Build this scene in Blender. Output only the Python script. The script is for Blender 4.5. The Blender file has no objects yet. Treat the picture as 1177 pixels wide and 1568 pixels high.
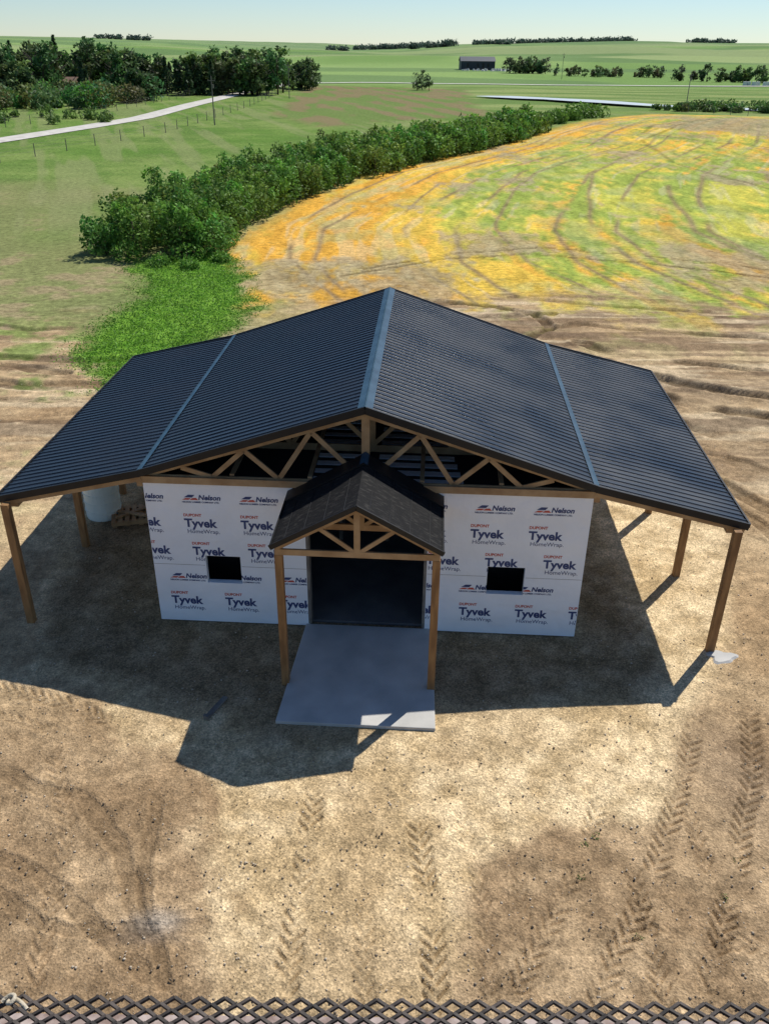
import bpy, bmesh, math, random
import numpy as np
from mathutils import Vector, Matrix
random.seed(7); rng=np.random.default_rng(11)
scene=bpy.context.scene
COL=scene.collection

# ---------------------------------------------------------------- camera
cam=bpy.data.cameras.new("camera"); camo=bpy.data.objects.new("camera",cam); COL.objects.link(camo)
p=.5002; r=.0115
fwd=Vector((0,math.cos(p),-math.sin(p))); R0=Vector((1,0,0)); D0=Vector((0,-math.sin(p),-math.cos(p)))
cr,sr=math.cos(r),math.sin(r)
right=R0*cr-D0*sr; down=R0*sr+D0*cr
M=Matrix((right,-down,-fwd)).transposed().to_4x4(); M.translation=Vector((0,0,10))
camo.matrix_world=M
cam.sensor_fit='VERTICAL'; cam.sensor_height=36; cam.lens=36*1309.38/1568
cam.clip_start=.05; cam.clip_end=12000
scene.camera=camo
scene.view_settings.view_transform='Standard'; scene.view_settings.look='None'; scene.view_settings.exposure=0

# ---------------------------------------------------------------- light
SX,SY=.48,.58
sunv=Vector((SX,SY,1)).normalized()
sl=bpy.data.lights.new("sun","SUN"); sl.energy=5.0; sl.angle=math.radians(.5); sl.color=(1,.96,.885)
so=bpy.data.objects.new("sun",sl); COL.objects.link(so); so.rotation_euler=sunv.to_track_quat('Z','Y').to_euler(); so.location=(30,40,50)
w=bpy.data.worlds.new("World"); scene.world=w; w.use_nodes=True
nt=w.node_tree; bg=nt.nodes['Background']; sky=nt.nodes.new('ShaderNodeTexSky'); sky.sky_type='NISHITA'; sky.sun_disc=False
sky.sun_elevation=math.atan(1/math.hypot(SX,SY)); sky.sun_rotation=math.atan2(SX,SY); sky.air_density=1.0; sky.dust_density=.0; sky.ozone_density=2.5; sky.altitude=600
tint=nt.nodes.new('ShaderNodeMix'); tint.data_type='RGBA'; tint.blend_type='MULTIPLY'; tint.inputs['Factor'].default_value=1; tint.inputs['B'].default_value=(.82,.93,1.06,1)
nt.links.new(sky.outputs[0],tint.inputs['A']); nt.links.new(tint.outputs['Result'],bg.inputs[0]); bg.inputs[1].default_value=.097

# ---------------------------------------------------------------- materials
def newmat(name):
    m=bpy.data.materials.new(name); m.use_nodes=True
    return m,m.node_tree,m.node_tree.nodes['Principled BSDF']
def N(nt,t,**k):
    n=nt.nodes.new(t)
    for a,b in k.items(): setattr(n,a,b)
    return n
def noisy(name,c1,c2,scale=5,rough=.8,bump=.2,bscale=None,metal=0,spec=.5,stretch=(1,1,1),detail=6,lo=.35,hi=.65,bdist=.02,rvar=0):
    m,nt,b=newmat(name)
    tc=N(nt,'ShaderNodeTexCoord'); mp=N(nt,'ShaderNodeMapping'); mp.inputs['Scale'].default_value=stretch
    nt.links.new(tc.outputs['Object'],mp.inputs[0])
    n=N(nt,'ShaderNodeTexNoise'); n.inputs['Scale'].default_value=scale; n.inputs['Detail'].default_value=detail
    nt.links.new(mp.outputs[0],n.inputs[0])
    cr=N(nt,'ShaderNodeValToRGB'); cr.color_ramp.elements[0].position=lo; cr.color_ramp.elements[1].position=hi
    cr.color_ramp.elements[0].color=(*c1,1); cr.color_ramp.elements[1].color=(*c2,1)
    nt.links.new(n.outputs[0],cr.inputs[0]); nt.links.new(cr.outputs[0],b.inputs['Base Color'])
    b.inputs['Roughness'].default_value=rough; b.inputs['Metallic'].default_value=metal; b.inputs['Specular IOR Level'].default_value=spec
    if rvar:
        mr=N(nt,'ShaderNodeMapRange'); mr.inputs[1].default_value=.3; mr.inputs[2].default_value=.7; mr.inputs[3].default_value=rough-rvar; mr.inputs[4].default_value=rough+rvar
        nt.links.new(n.outputs[0],mr.inputs[0]); nt.links.new(mr.outputs[0],b.inputs['Roughness'])
    if bump>0:
        n2=N(nt,'ShaderNodeTexNoise'); n2.inputs['Scale'].default_value=bscale or scale*3; n2.inputs['Detail'].default_value=4
        nt.links.new(mp.outputs[0],n2.inputs[0])
        bp=N(nt,'ShaderNodeBump'); bp.inputs['Strength'].default_value=bump; bp.inputs['Distance'].default_value=bdist
        nt.links.new(n2.outputs[0],bp.inputs['Height']); nt.links.new(bp.outputs[0],b.inputs['Normal'])
    return m
M_wood=noisy('new_lumber',(.31,.18,.08),(.46,.30,.15),3,.75,.2,20)
M_post=noisy('treated_post',(.20,.10,.035),(.34,.185,.07),3,.75,.25,20,stretch=(3,3,.6))
M_osb=noisy('osb_sheathing',(.26,.16,.08),(.42,.28,.14),14,.85,.2,40)
M_roof=noisy('black_metal_roof',(.005,.007,.010),(.010,.014,.020),.8,.33,.06,1.4,spec=.6,bdist=.012,rvar=.08)
M_trim=noisy('black_trim',(.007,.008,.009),(.012,.013,.015),3,.45,0,spec=.35)
M_cap=noisy('ridge_cap_film',(.018,.05,.085),(.035,.08,.125),2.5,.45,.1,5,spec=.25)
M_under=noisy('roof_underlay',(.006,.006,.007),(.05,.047,.043),7,.8,.5,25,stretch=(1.2,3.2,1),lo=.52,hi=.80,spec=.2)
M_conc=noisy('concrete',(.40,.39,.365),(.56,.54,.50),1.6,.85,.15,60,lo=.3,hi=.7)
M_floor=noisy('shop_floor_shaded',(.10,.10,.10),(.16,.155,.15),1.6,.85,.1,60)  # concrete darkened in its colour to paint in indoor shade
M_wrap=noisy('house_wrap',(.80,.83,.87),(.88,.90,.92),.9,.5,.9,1.3,bdist=.10)
M_blue=noisy('print_navy',(.03,.05,.15),(.045,.07,.19),8,.6,0)
M_red=noisy('print_red',(.50,.07,.04),(.58,.10,.06),8,.6,0)
M_dark=noisy('dark_interior',(.012,.011,.010),(.02,.018,.016),3,.9,0)  # near-black colour standing in for unlit interiors
M_tank=noisy('tank_plastic',(.62,.70,.66),(.72,.78,.73),2,.35,0)
M_rust=noisy('dark_steel',(.022,.019,.017),(.10,.08,.068),25,.7,.5,80,metal=.2,bdist=.003)
M_rustp=noisy('weathered_plate',(.24,.17,.145),(.46,.38,.35),30,.85,.4,90,bdist=.003)
M_rope=noisy('rope',(.45,.38,.27),(.6,.52,.4),40,.9,.4,120)
M_road=noisy('gravel_road',(.46,.43,.38),(.60,.57,.51),.8,.95,.1,5)
M_grey=noisy('weathered_wood',(.12,.105,.09),(.22,.2,.17),4,.9,.2,10)
M_navy=noisy('barn_cladding',(.012,.02,.035),(.02,.032,.05),.5,.6,0)
M_white=noisy('white_cladding',(.62,.62,.6),(.74,.74,.72),1,.7,0)
M_brroof=noisy('brown_shingles',(.14,.08,.05),(.22,.14,.1),2,.9,0)
M_stone=noisy('pale_stone',(.5,.48,.44),(.68,.66,.6),2,.9,.2)
M_peb=noisy('pebble_stone',(.22,.16,.10),(.62,.52,.39),1.7,.95,0,detail=8,lo=.4,hi=.6)
m,ntt,b=newmat('pond_water'); b.inputs['Base Color'].default_value=(.56,.59,.58,1); b.inputs['Roughness'].default_value=.35; b.inputs['Specular IOR Level'].default_value=.6
n=N(ntt,'ShaderNodeTexNoise'); n.inputs['Scale'].default_value=1.5; bp=N(ntt,'ShaderNodeBump'); bp.inputs['Strength'].default_value=.1; ntt.links.new(n.outputs[0],bp.inputs['Height']); ntt.links.new(bp.outputs[0],b.inputs['Normal']); M_water=m

m,ntt,b=newmat('foliage'); a=N(ntt,'ShaderNodeAttribute',attribute_name='Col'); ntt.links.new(a.outputs['Color'],b.inputs['Base Color'])
b.inputs['Roughness'].default_value=.6; b.inputs['Specular IOR Level'].default_value=.25
tr=N(ntt,'ShaderNodeBsdfTranslucent'); ntt.links.new(a.outputs['Color'],tr.inputs[0]); mx=N(ntt,'ShaderNodeMixShader'); mx.inputs[0].default_value=.32
out=ntt.nodes['Material Output']; ntt.links.new(b.outputs[0],mx.inputs[1]); ntt.links.new(tr.outputs[0],mx.inputs[2]); ntt.links.new(mx.outputs[0],out.inputs[0]); M_leaf=m

# ---------------------------------------------------------------- numpy noise
def _h(ix,iy,s):
    n=(ix.astype(np.int64)*374761393+iy.astype(np.int64)*668265263+s*1442695041)&0xffffffff
    n=((n^(n>>13))*1274126177)&0xffffffff
    return ((n^(n>>16))&0xffff)/65535.
def vn(x,y,s=0):
    ix=np.floor(x);iy=np.floor(y);fx=x-ix;fy=y-iy;fx=fx*fx*(3-2*fx);fy=fy*fy*(3-2*fy)
    a=_h(ix,iy,s);b=_h(ix+1,iy,s);c=_h(ix,iy+1,s);d=_h(ix+1,iy+1,s)
    return (a+(b-a)*fx)+((c+(d-c)*fx)-(a+(b-a)*fx))*fy
def fbm(x,y,s=0,o=4):
    t=0;A=.5;tot=0
    for i in range(o):
        t=t+A*vn(x*2**i+i*17.3,y*2**i-i*9.1,s+i);tot+=A;A*=.55
    return t/tot
def ss(e0,e1,x):
    t=np.clip((x-e0)/(e1-e0),0,1); return t*t*(3-2*t)
def segdist(x,y,p0,p1):
    dx,dy=p1[0]-p0[0],p1[1]-p0[1]; L=dx*dx+dy*dy
    t=np.clip(((x-p0[0])*dx+(y-p0[1])*dy)/L,0,1)
    return np.hypot(x-p0[0]-t*dx,y-p0[1]-t*dy),t
def polysd(x,y,P):
    d=np.full(x.shape,1e9); ins=np.zeros(x.shape,bool)
    for i in range(len(P)):
        p0=P[i];p1=P[(i+1)%len(P)]
        d=np.minimum(d,segdist(x,y,p0,p1)[0])
        c=((p0[1]>y)!=(p1[1]>y))&(x<(p1[0]-p0[0])*(y-p0[1])/((p1[1]-p0[1]) or 1e-9)+p0[0])
        ins^=c
    return np.where(ins,d,-d)

# ---------------------------------------------------------------- terrain
def terrain(x,y):
    x=np.asarray(x,float);y=np.asarray(y,float)
    far=np.interp(x,[-1500,-750,-560,-460,-345,-225,-95,0,130,420,700,2000],[12,15,16,14.5,10,5,1.5,4,10,18,15,16])
    z=far*ss(330,1700,y)
    z=z+ss(430,760,y)*(fbm(x/230+2.3,y/420,3,2)-.5)*20*ss(1750,1200,y)
    z=z+1.4*np.exp(-(((x-52)/22)**2+((y-128)/26)**2))
    z=z+ss(60,160,y)*(fbm(x/35,y/35,5,2)-.5)*.5
    return z
ys=[-300,-200,-120,-70,-40,-20,-8,-2,1,3,4.2]
y=4.8
while y<46: ys.append(y); y*=1.0026
while y<320: ys.append(y); y*=1.0062
while y<2400: ys.append(y); y*=1.015
ys+=[2600,3200,4500,7000]
ys=np.array(ys)
so_=[.56,.62,.72,.85,1.05,1.3,1.7,2.3,3.2]
ssx=np.array([-v for v in so_[::-1]]+list(np.linspace(-.53,.53,640))+so_)
Y=np.repeat(ys[:,None],len(ssx),1); X=ssx[None,:]*(np.maximum(Y,0)+5.5); X=np.where(Y<0,ssx[None,:]*(5.5+np.abs(Y)),X)
x=X.ravel();y=Y.ravel();nv=len(x)
z=terrain(x,y)
def C(*c): return np.array(c)[None,:]
def mix(a,b,m): return a+(b-a)*np.clip(m,0,1)[:,None]
n1=fbm(x/6,y/6,1);n2=fbm(x/1.3,y/1.3,2);n3=fbm(x/.35,y/.35,3,3);nb=fbm(x/22,y/22,4,3)
col=mix(C(.105,.18,.038),C(.19,.26,.07),ss(.3,.7,n1*.6+n2*.4))
col=mix(col,C(.25,.225,.11),ss(.50,.70,nb)*.6*ss(150,60,y))
col=mix(col,C(.30,.235,.135),ss(.53,.66,n2*.5+n1*.5)*.8*ss(80,42,y))
col=mix(col,C(.10,.20,.03),ss(.5,.7,fbm(x/14,y/10,14,3))*.5*ss(50,90,y))
col=mix(col,C(.25,.26,.12),ss(.52,.64,fbm((x+y*.35)/2.2,y/26,15,3))*.45*ss(46,60,y))
farm=ss(250,285,y)
fcol=mix(C(.165,.265,.075),C(.225,.325,.105),ss(.35,.65,fbm(x/90,y/160,8,3)))
fcol=mix(fcol,C(.10,.17,.068),ss(.50,.54,fbm(x/260,y/75,18,2))*.6)
fcol=mix(fcol,C(.29,.33,.15),ss(.55,.58,fbm(x/340,y/100,19,2))*.6*ss(400,700,y))
fcol=mix(fcol,C(.17,.25,.13),ss(900,1800,y)*.5)
col=mix(col,fcol,farm)
band=ss(165,175,y+6*(n1-.5))*(1-farm)*ss(5,20,x)
col=mix(col,mix(C(.13,.205,.055),C(.24,.29,.10),ss(.4,.6,fbm(x/30,y/5,9,3))),band)
sd=polysd(x+3*(n1-.5),y,[(-23,262),(-18,150),(-9,128),(0,140),(16,152),(19,250)])
bf=mix(C(.22,.165,.09),C(.14,.20,.055),ss(.42,.58,fbm(x/4,y/14,12,3)+.14*np.sin((x*.9+y*.25)*1.1)))
col=mix(col,bf,ss(-2,2,sd)*.85)
# yellow stubble field
hx=np.interp(y,[30,38,46,55,68,82,94,106,121,138,161,200],[-4,-6.2,-8.6,-9,-6,-2,4,11,17,27,45,75])
l=x-hx
sd=polysd(x+1.2*(n2-.5)+1.5*(n1-.5),y+4.0*(n1-.5)+4.5*(n2-.5),[(-9,47.5),(-6.2,38),(-3,37),(3,38),(9,40),(17,37),(60,42),(130,110),(90,165),(56,150),(45,161),(28,138),(11,104),(4,94),(-2,82),(-6,68)])
fn=fbm(x/.55,y/1.5,29,3); fm2=fbm(x/2.4,y/3.6,34,4)
fy=mix(C(.30,.37,.07),C(.50,.47,.08),ss(.40,.60,fbm(l/4,y/14,21)*.5+fm2*.3+fn*.2))
st=fbm(l/1.7,y/36,22,4); st2=fbm(l/7,y/34,23,3)
edge=ss(15,1,l)*.17+ss(75,45,y)*.03-ss(22,45,l)*.02
fy=mix(fy,C(.70,.45,.07),ss(.45,.60,st*.33+st2*.32+fm2*.17+fn*.18+edge)*.9)
fy=mix(fy,C(.64,.31,.045),ss(.52,.64,fbm(l/1.3,y/30,24,3)*.38+st2*.22+fm2*.2+fn*.2+edge*.8)*.75)
fy=mix(fy,C(.56,.50,.33),ss(.62,.72,fbm(l/.7,y/8,25,3)+.14*ss(3,1,np.abs(l-5)))*.35)
fy=mix(fy,C(.27,.31,.13),ss(.48,.62,fbm(x/3,y/4,28,4)*.7+fn*.3)*.5)
for off,wd in ((4,.17),(5.7,.17),(9,.14),(11,.2),(12.8,.2),(16,.16),(19,.2),(20.8,.2),(24,.18),(28,.25),(30,.25),(36,.25)):
    tram=np.exp(-((l-off+1.0*np.sin(y/17+off)+.5*(n1-.5))/wd)**2)*ss(.32,.5,fbm(x/5,y/9,26+int(off),2))
    fy=mix(fy,C(.25,.18,.10),tram*.85)
br=ss(.50,.62,fbm(x/6,y/7,27,5)*.7+fn*.3+.36*np.exp(-(((x-46)/9)**2+((y-122)/15)**2))+.07*ss(50,41,y)-.02*ss(12,2,l)-.045)
fy=mix(fy,mix(C(.26,.20,.115),C(.37,.31,.19),n3),br*.8)
fy=fy*(.62+.76*fn)[:,None]
fm=ss(-1.6,1.6,sd)
# yard dirt
yd=polysd(x+3*(n1-.5)+1.5*(n2-.5),y+5*(n1-.5)+2.2*(n2-.5),[(-300,-400),(300,-400),(200,36),(60,39),(17,39.5),(9,43),(3,43),(-4,38),(-5.5,34),(-8,29),(-11.5,33),(-19,36),(-40,33),(-90,30)])
dn=fbm(x/9+y/30,y/1.1,31,4); dn2=fbm(x/3.5,y/.55,35,4)
dirt=mix(C(.34,.23,.125),C(.49,.36,.21),ss(.3,.65,n1*.5+n2*.5))
dirt=mix(dirt,C(.205,.14,.083),ss(.47,.63,dn)*.8*ss(18,24,y))
dirt=mix(dirt,C(.58,.455,.29),ss(.50,.64,fbm(x/5,y/.7,33,4))*.75*ss(16,22,y))
dirt=mix(dirt,C(.17,.115,.07),ss(.53,.62,dn2)*.65*ss(18,24,y))
dirt=mix(dirt,mix(C(.265,.178,.10),C(.39,.275,.16),ss(.35,.65,n2*.7+n3*.3)),ss(13,9.8,y)*.85)
dirt=mix(dirt,mix(C(.12,.20,.035),C(.19,.26,.07),n3),ss(.50,.60,n2*.45+n1*.55+.05*ss(26,34,y))*.85*ss(-7.5,-11,x)*ss(14,22,y))
dirt=mix(dirt,C(.27,.28,.10),ss(.52,.7,n2)*.6*ss(28,36,y))
dm=ss(-1.5,1.5,yd)
col=mix(col,dirt,dm)
col=mix(col,fy,fm)
col=mix(col,fy,ss(.46,.60,n2*.6+n1*.4)*ss(32,38,y)*ss(48,42,y)*ss(-6,-3,x)*.85*(1-fm))
GP=[(-11.5,30.0),(-8.5,26.0),(-7.0,28.0),(-6.6,32.0),(-5.8,36.5),(-7,41),(-9,47),(-13,46),(-10.5,38)]
g=polysd(x+1.6*(n2-.5)+.6*(n3-.5),y+2.6*(n2-.5)+.8*(n3-.5)+3*(n1-.5),GP)
col=mix(col,mix(C(.095,.225,.02),C(.165,.31,.04),ss(.3,.7,n3*.6+n2*.4)),ss(-.7,.5,g))
# gravel pad
gp=polysd(x+.8*(n2-.5)+.5*(n3-.5)+.5*(n1-.5),y+1.2*(n2-.5)+.5*(n3-.5),[(-6.3,12.2),(-5.0,11.6),(-4.6,10.5),(-3.4,10.2),(-2.7,9.5),(-2.5,8.3),(-1.9,6.7),(-1.7,3),(1.0,3),(1.1,6.8),(1.35,8.0),(2.6,8.8),(4.3,9.1),(5.1,11.1),(6.6,13.2),(9,20),(4,23),(-6,24),(-8,18)])
gc=mix(C(.49,.355,.19),C(.67,.52,.315),ss(.3,.7,n3*.5+n2*.5))
gc=mix(gc,C(.37,.26,.14),ss(.49,.64,n1*.5+n2*.5)*.6)
gc=mix(gc,C(.42,.30,.165),np.exp(-((x+.25)/.55)**2)*ss(10.2,9.2,y)*.5)
gm=ss(-.18,.30,gp)
col=mix(col,gc,gm*.92)
shade_sd=polysd(x+.3*(n2-.5),y+.3*(n2-.5),[(-7,17.5),(-6.6,12.6),(-3,11.2),(-2,10.3),(0,10.4),(.6,11.2),(4.4,11.5),(5.2,12.2),(4.6,21),(-5,22)])
col=mix(col,col*C(.55,.54,.54),ss(-.3,.5,shade_sd))  # building shade painted into the ground colour
for (cx,cy,rx,ry,k,cc) in [(-2.9,7.15,.36,.2,.55,(.37,.34,.30)),(-2.95,6.95,.5,.12,.5,(.16,.12,.09)),(5.6,9.9,.7,1.3,.4,(.19,.135,.09)),(8.2,22.5,4,2.5,.35,(.18,.13,.085)),(10,27,6,1.5,.4,(.17,.12,.08)),(6.0,34,2.2,1.5,.5,(.17,.12,.08)),(-4,31,3,2.5,.6,(.16,.12,.07))]:
    mk=np.exp(-(((x-cx)/rx)**2+((y-cy)/ry)**2)**1.5)*ss(.3,.6,n3*.4+n2*.6+.12)
    col=mix(col,C(*cc),mk*k)
near=ss(60,30,y)
zz=(n3-.5)*.04*near*(1-.4*gm)+(n2-.5)*.06*near*ss(-7,-9,x)+(dn-.5)*.18*ss(18,24,y)*near*dm+(dn2-.5)*.09*ss(18,24,y)*near*dm+(vn(x*7,y*7,51)-.5)*.018*near
tracks=[([(-1.0,9.6),(-1.08,8.6),(-1.12,6.6),(-1.05,4)],.18,.036,1,.8),([(.40,9.6),(.50,8.8),(.66,6.9),(.75,4)],.18,.036,1,.8),
 ([(-.25,7.8),(-.1,5)],.15,.018,1,.4),([(1.15,9.3),(1.35,7.5),(1.3,5)],.13,.016,1,.4),
 ([(5.6,11.6),(5.0,10.3),(3.9,8.2),(2.8,6.5),(2,5)],.18,.036,1,.75),([(3.4,9.4),(2.7,8),(1.7,6.4)],.17,.030,1,.65),([(6.4,11.6),(5.8,9.8),(5.0,8.2),(4.0,6.4)],.18,.036,1,.75),([(3.5,8.2),(3.4,6)],.15,.026,1,.55),([(2.0,7.7),(3.4,7.1),(5,6.9)],.15,.026,1,.55),([(1.9,8.2),(1.8,6.4)],.12,.018,1,.4),([(4.6,9.3),(4.5,7.5),(5.0,6.3)],.14,.022,1,.5),
 ([(-7.6,11.9),(-6.4,11.6),(-5.4,11.3),(-4.7,10.9)],.17,.036,1,.75),([(-7,11.2),(-5.6,10.7),(-4.6,10.4)],.12,.02,1,.5),([(-6.5,9.9),(-4.6,9.2),(-3.6,8.2),(-3.0,7)],.12,.018,0,.45),([(-6,8.2),(-4.2,7.6),(-2.9,6.3)],.12,.015,0,.4),([(-5.4,10.4),(-4.5,8.6),(-4.2,6.4)],.15,.018,1,.4),([(-3.4,9.4),(-3.2,7.8),(-2.6,6.2)],.10,.016,0,.4),([(-5.6,7.6),(-4.0,7.0),(-2.2,7.1)],.10,.014,0,.35),
 ([(-30,32),(-16,30),(-11,29.2),(-8.5,29.5)],.3,.09,0,.7),([(-30,30),(-17,28),(-12,26.8),(-8,27)],.3,.09,0,.7),([(-22,35),(-14,33),(-11,33.4)],.22,.05,0,.5),([(-24,24),(-13,23.2),(-9,24.5)],.22,.05,0,.45),([(-24,31),(-15,29),(-11,28)],.2,.07,0,.6),([(-22,26.5),(-14,25.4),(-9.5,25.6)],.2,.06,0,.5),
 ([(7.2,30.5),(9,28.2),(12,26.6),(20,25.2),(30,25)],.36,.15,0,.9),([(7.6,28.2),(9.3,26),(12.4,24.4),(22,23)],.32,.14,0,.9),([(7.5,25.5),(10,23),(16,21.5)],.28,.10,0,.8),([(8,21),(9.5,18.5),(14,17)],.26,.08,0,.7),([(7.6,23),(10.5,20.8),(15,19)],.2,.07,0,.7),([(7.3,32),(10,30),(14,28.8),(24,28)],.25,.09,0,.8),([(8.3,19),(10,15.6),(12,14)],.2,.06,0,.6),
 ([(5.5,32.6),(6.6,34.2),(6.1,36.0),(4,37.4),(1,38.2)],.24,.09,0,.9),([(3,33),(8,34.5),(14,33),(24,32)],.2,.07,0,.7),([(0,36.5),(6,38.6),(14,36.5),(26,35)],.2,.06,0,.6),([(-3,33),(1,34.8),(7,36)],.2,.06,0,.6),
 ([(-2,42.5),(3,46.5),(8,48),(14,46),(21,42),(34,38)],.16,.04,0,.85),([(-1,44),(4,48.2),(8.5,49.7),(14.5,47.8),(22,43.6),(36,39.5)],.14,.04,0,.75),
 ([(60,88),(44,100),(36,108),(32,118),(36,128),(46,134)],.3,.0,0,.6),([(31,74),(28,90),(30,110),(40,128)],.25,0,0,.6)]
for pts,hw,dep,ch,dk in tracks:
    px=[q[0] for q in pts];py=[q[1] for q in pts]
    idx=np.nonzero((x>min(px)-1)&(x<max(px)+1)&(y>min(py)-1)&(y<max(py)+1))[0]
    if not len(idx): continue
    xs,yy=x[idx],y[idx]; wx=xs+.12*(n2[idx]-.5)+.03*(n3[idx]-.5)+(0 if ch else .7*(n1[idx]-.5)); wy=yy+.03*(n3[idx]-.5)+(0 if ch else .6*(n2[idx]-.5))
    D=np.full(len(idx),1e9);T=np.zeros(len(idx));S=np.zeros(len(idx));acc=0
    for a_,b_ in zip(pts[:-1],pts[1:]):
        L=math.hypot(b_[0]-a_[0],b_[1]-a_[1]); d,t=segdist(wx,wy,a_,b_)
        sg=np.sign((b_[0]-a_[0])*(wy-a_[1])-(b_[1]-a_[1])*(wx-a_[0]))
        u=d<D; D=np.where(u,d,D);T=np.where(u,acc+t*L,T);S=np.where(u,sg,S);acc+=L
    body=ss(hw*1.15,hw*.9,D)
    if ch:
        fade=ss(.25,.52,fbm(xs/.6+dep*999,yy/.6,40,3))*ss(0,.5,T)
        ph=(T/.185+D/hw*1.15+np.where(S>0,.5,0))%1.0
        lug=ss(.0,.12,ph)*ss(.46,.34,ph)*ss(hw,hw*.8,D)*ss(.0,.03,D)
        dz=-dep*lug*fade+.3*dep*np.exp(-((D-hw*1.2)/.05)**2)*fade
        kk=(lug*dk*.85+body*dk*.12)*fade
    else:
        fade=ss(.3,.55,fbm(xs/2+dep*100,yy/1.2,40,3)+.08)
        dz=(-dep*body+.5*dep*np.exp(-((D-hw*1.5)/(hw*.4))**2))*fade; kk=body*dk*fade*(.4+1.0*n3[idx])
    zz[idx]+=dz
    col[idx]=mix(col[idx],col[idx]*C(.42,.40,.38),kk)
bx=np.abs(x+.4); flat=ss(4.6,4.0,bx)*ss(10.2,10.7,y)*ss(23,22,y)
zz=zz*(1-.7*flat)
z=z+zz
gr=(vn(x*9,y*9,50)-.5)*.22*near+(n3-.5)*.42*near+(vn(x*22,y*22,52)-.5)*.32*ss(26,14,y)
col=np.clip(col*(1+gr)[:,None],.01,.9)
ny_,nx_=len(ys),len(ssx)
me=bpy.data.meshes.new("ground"); me.vertices.add(nv); me.vertices.foreach_set('co',np.stack([x,y,z],1).astype(np.float32).ravel())
i=np.arange(ny_-1)[:,None]*nx_+np.arange(nx_-1)[None,:]
q=np.stack([i,i+1,i+1+nx_,i+nx_],-1).reshape(-1,4)
me.loops.add(q.size); me.loops.foreach_set('vertex_index',q.ravel().astype(np.int32))
me.polygons.add(len(q)); me.polygons.foreach_set('loop_start',(np.arange(len(q))*4).astype(np.int32))
me.polygons.foreach_set('use_smooth',np.ones(len(q),bool))
me.update(calc_edges=True)
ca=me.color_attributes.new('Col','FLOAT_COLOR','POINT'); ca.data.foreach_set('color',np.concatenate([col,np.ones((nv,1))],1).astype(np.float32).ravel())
at=me.attributes.new('grit','FLOAT','POINT'); at.data.foreach_set('value',(dm*(1-fm)*(.55+.45*gm)).astype(np.float32))
go=bpy.data.objects.new("ground",me); COL.objects.link(go)
m,ntt,b=newmat('ground_soil_and_grass'); L_=ntt.links.new
a=N(ntt,'ShaderNodeAttribute',attribute_name='Col'); ag=N(ntt,'ShaderNodeAttribute',attribute_name='grit'); tc=N(ntt,'ShaderNodeTexCoord')
nz=N(ntt,'ShaderNodeTexNoise'); nz.inputs['Scale'].default_value=30; nz.inputs['Detail'].default_value=3; nz.inputs['Roughness'].default_value=.75; L_(tc.outputs['Object'],nz.inputs[0])
nf=N(ntt,'ShaderNodeTexNoise'); nf.inputs['Scale'].default_value=3.0; nf.inputs['Detail'].default_value=5; nf.inputs['Roughness'].default_value=.8; L_(tc.outputs['Object'],nf.inputs[0])
vo=N(ntt,'ShaderNodeTexVoronoi'); vo.inputs['Scale'].default_value=34; L_(tc.outputs['Object'],vo.inputs[0])
mr=N(ntt,'ShaderNodeMapRange'); mr.inputs[1].default_value=.3; mr.inputs[2].default_value=.7; mr.inputs[3].default_value=.62; mr.inputs[4].default_value=1.38; L_(nz.outputs[0],mr.inputs[0])
amp=N(ntt,'ShaderNodeMapRange'); amp.inputs[3].default_value=.50; amp.inputs[4].default_value=.20; L_(ag.outputs['Fac'],amp.inputs[0])
mr2=N(ntt,'ShaderNodeMapRange'); mr2.inputs[1].default_value=.3; mr2.inputs[2].default_value=.7; mr2.inputs[3].default_value=-1; mr2.inputs[4].default_value=1; L_(nf.outputs[0],mr2.inputs[0])
ma=N(ntt,'ShaderNodeMath',operation='MULTIPLY_ADD'); L_(mr2.outputs[0],ma.inputs[0]); L_(amp.outputs[0],ma.inputs[1]); ma.inputs[2].default_value=1
mu=N(ntt,'ShaderNodeMath',operation='MULTIPLY'); L_(mr.outputs[0],mu.inputs[0]); L_(ma.outputs[0],mu.inputs[1])
sc=N(ntt,'ShaderNodeVectorMath',operation='SCALE'); L_(a.outputs['Color'],sc.inputs[0]); L_(mu.outputs[0],sc.inputs['Scale'])
hs=N(ntt,'ShaderNodeMix',data_type='RGBA'); L_(sc.outputs[0],hs.inputs['A'])
vr=N(ntt,'ShaderNodeMapRange'); vr.inputs[3].default_value=.65; vr.inputs[4].default_value=1.42; L_(vo.outputs['Color'],vr.inputs[0])
s2=N(ntt,'ShaderNodeVectorMath',operation='SCALE'); L_(sc.outputs[0],s2.inputs[0]); L_(vr.outputs[0],s2.inputs['Scale']); L_(s2.outputs[0],hs.inputs['B']); L_(ag.outputs['Fac'],hs.inputs['Factor'])
L_(hs.outputs['Result'],b.inputs['Base Color']); b.inputs['Roughness'].default_value=1; b.inputs['Specular IOR Level'].default_value=.05
bp=N(ntt,'ShaderNodeBump'); bp.inputs['Strength'].default_value=.8; bp.inputs['Distance'].default_value=.018
ad=N(ntt,'ShaderNodeMath',operation='ADD'); L_(nz.outputs[0],ad.inputs[0]); mv=N(ntt,'ShaderNodeMath',operation='MULTIPLY'); mv.inputs[1].default_value=.6; L_(vo.outputs['Distance'],mv.inputs[0]); L_(mv.outputs[0],ad.inputs[1])
L_(ad.outputs[0],bp.inputs['Height']); bp2=N(ntt,'ShaderNodeBump'); bp2.inputs['Strength'].default_value=.35; bp2.inputs['Distance'].default_value=.05; L_(nf.outputs[0],bp2.inputs['Height']); L_(bp.outputs[0],bp2.inputs['Normal']); L_(bp2.outputs[0],b.inputs['Normal'])
me.materials.append(m)
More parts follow.
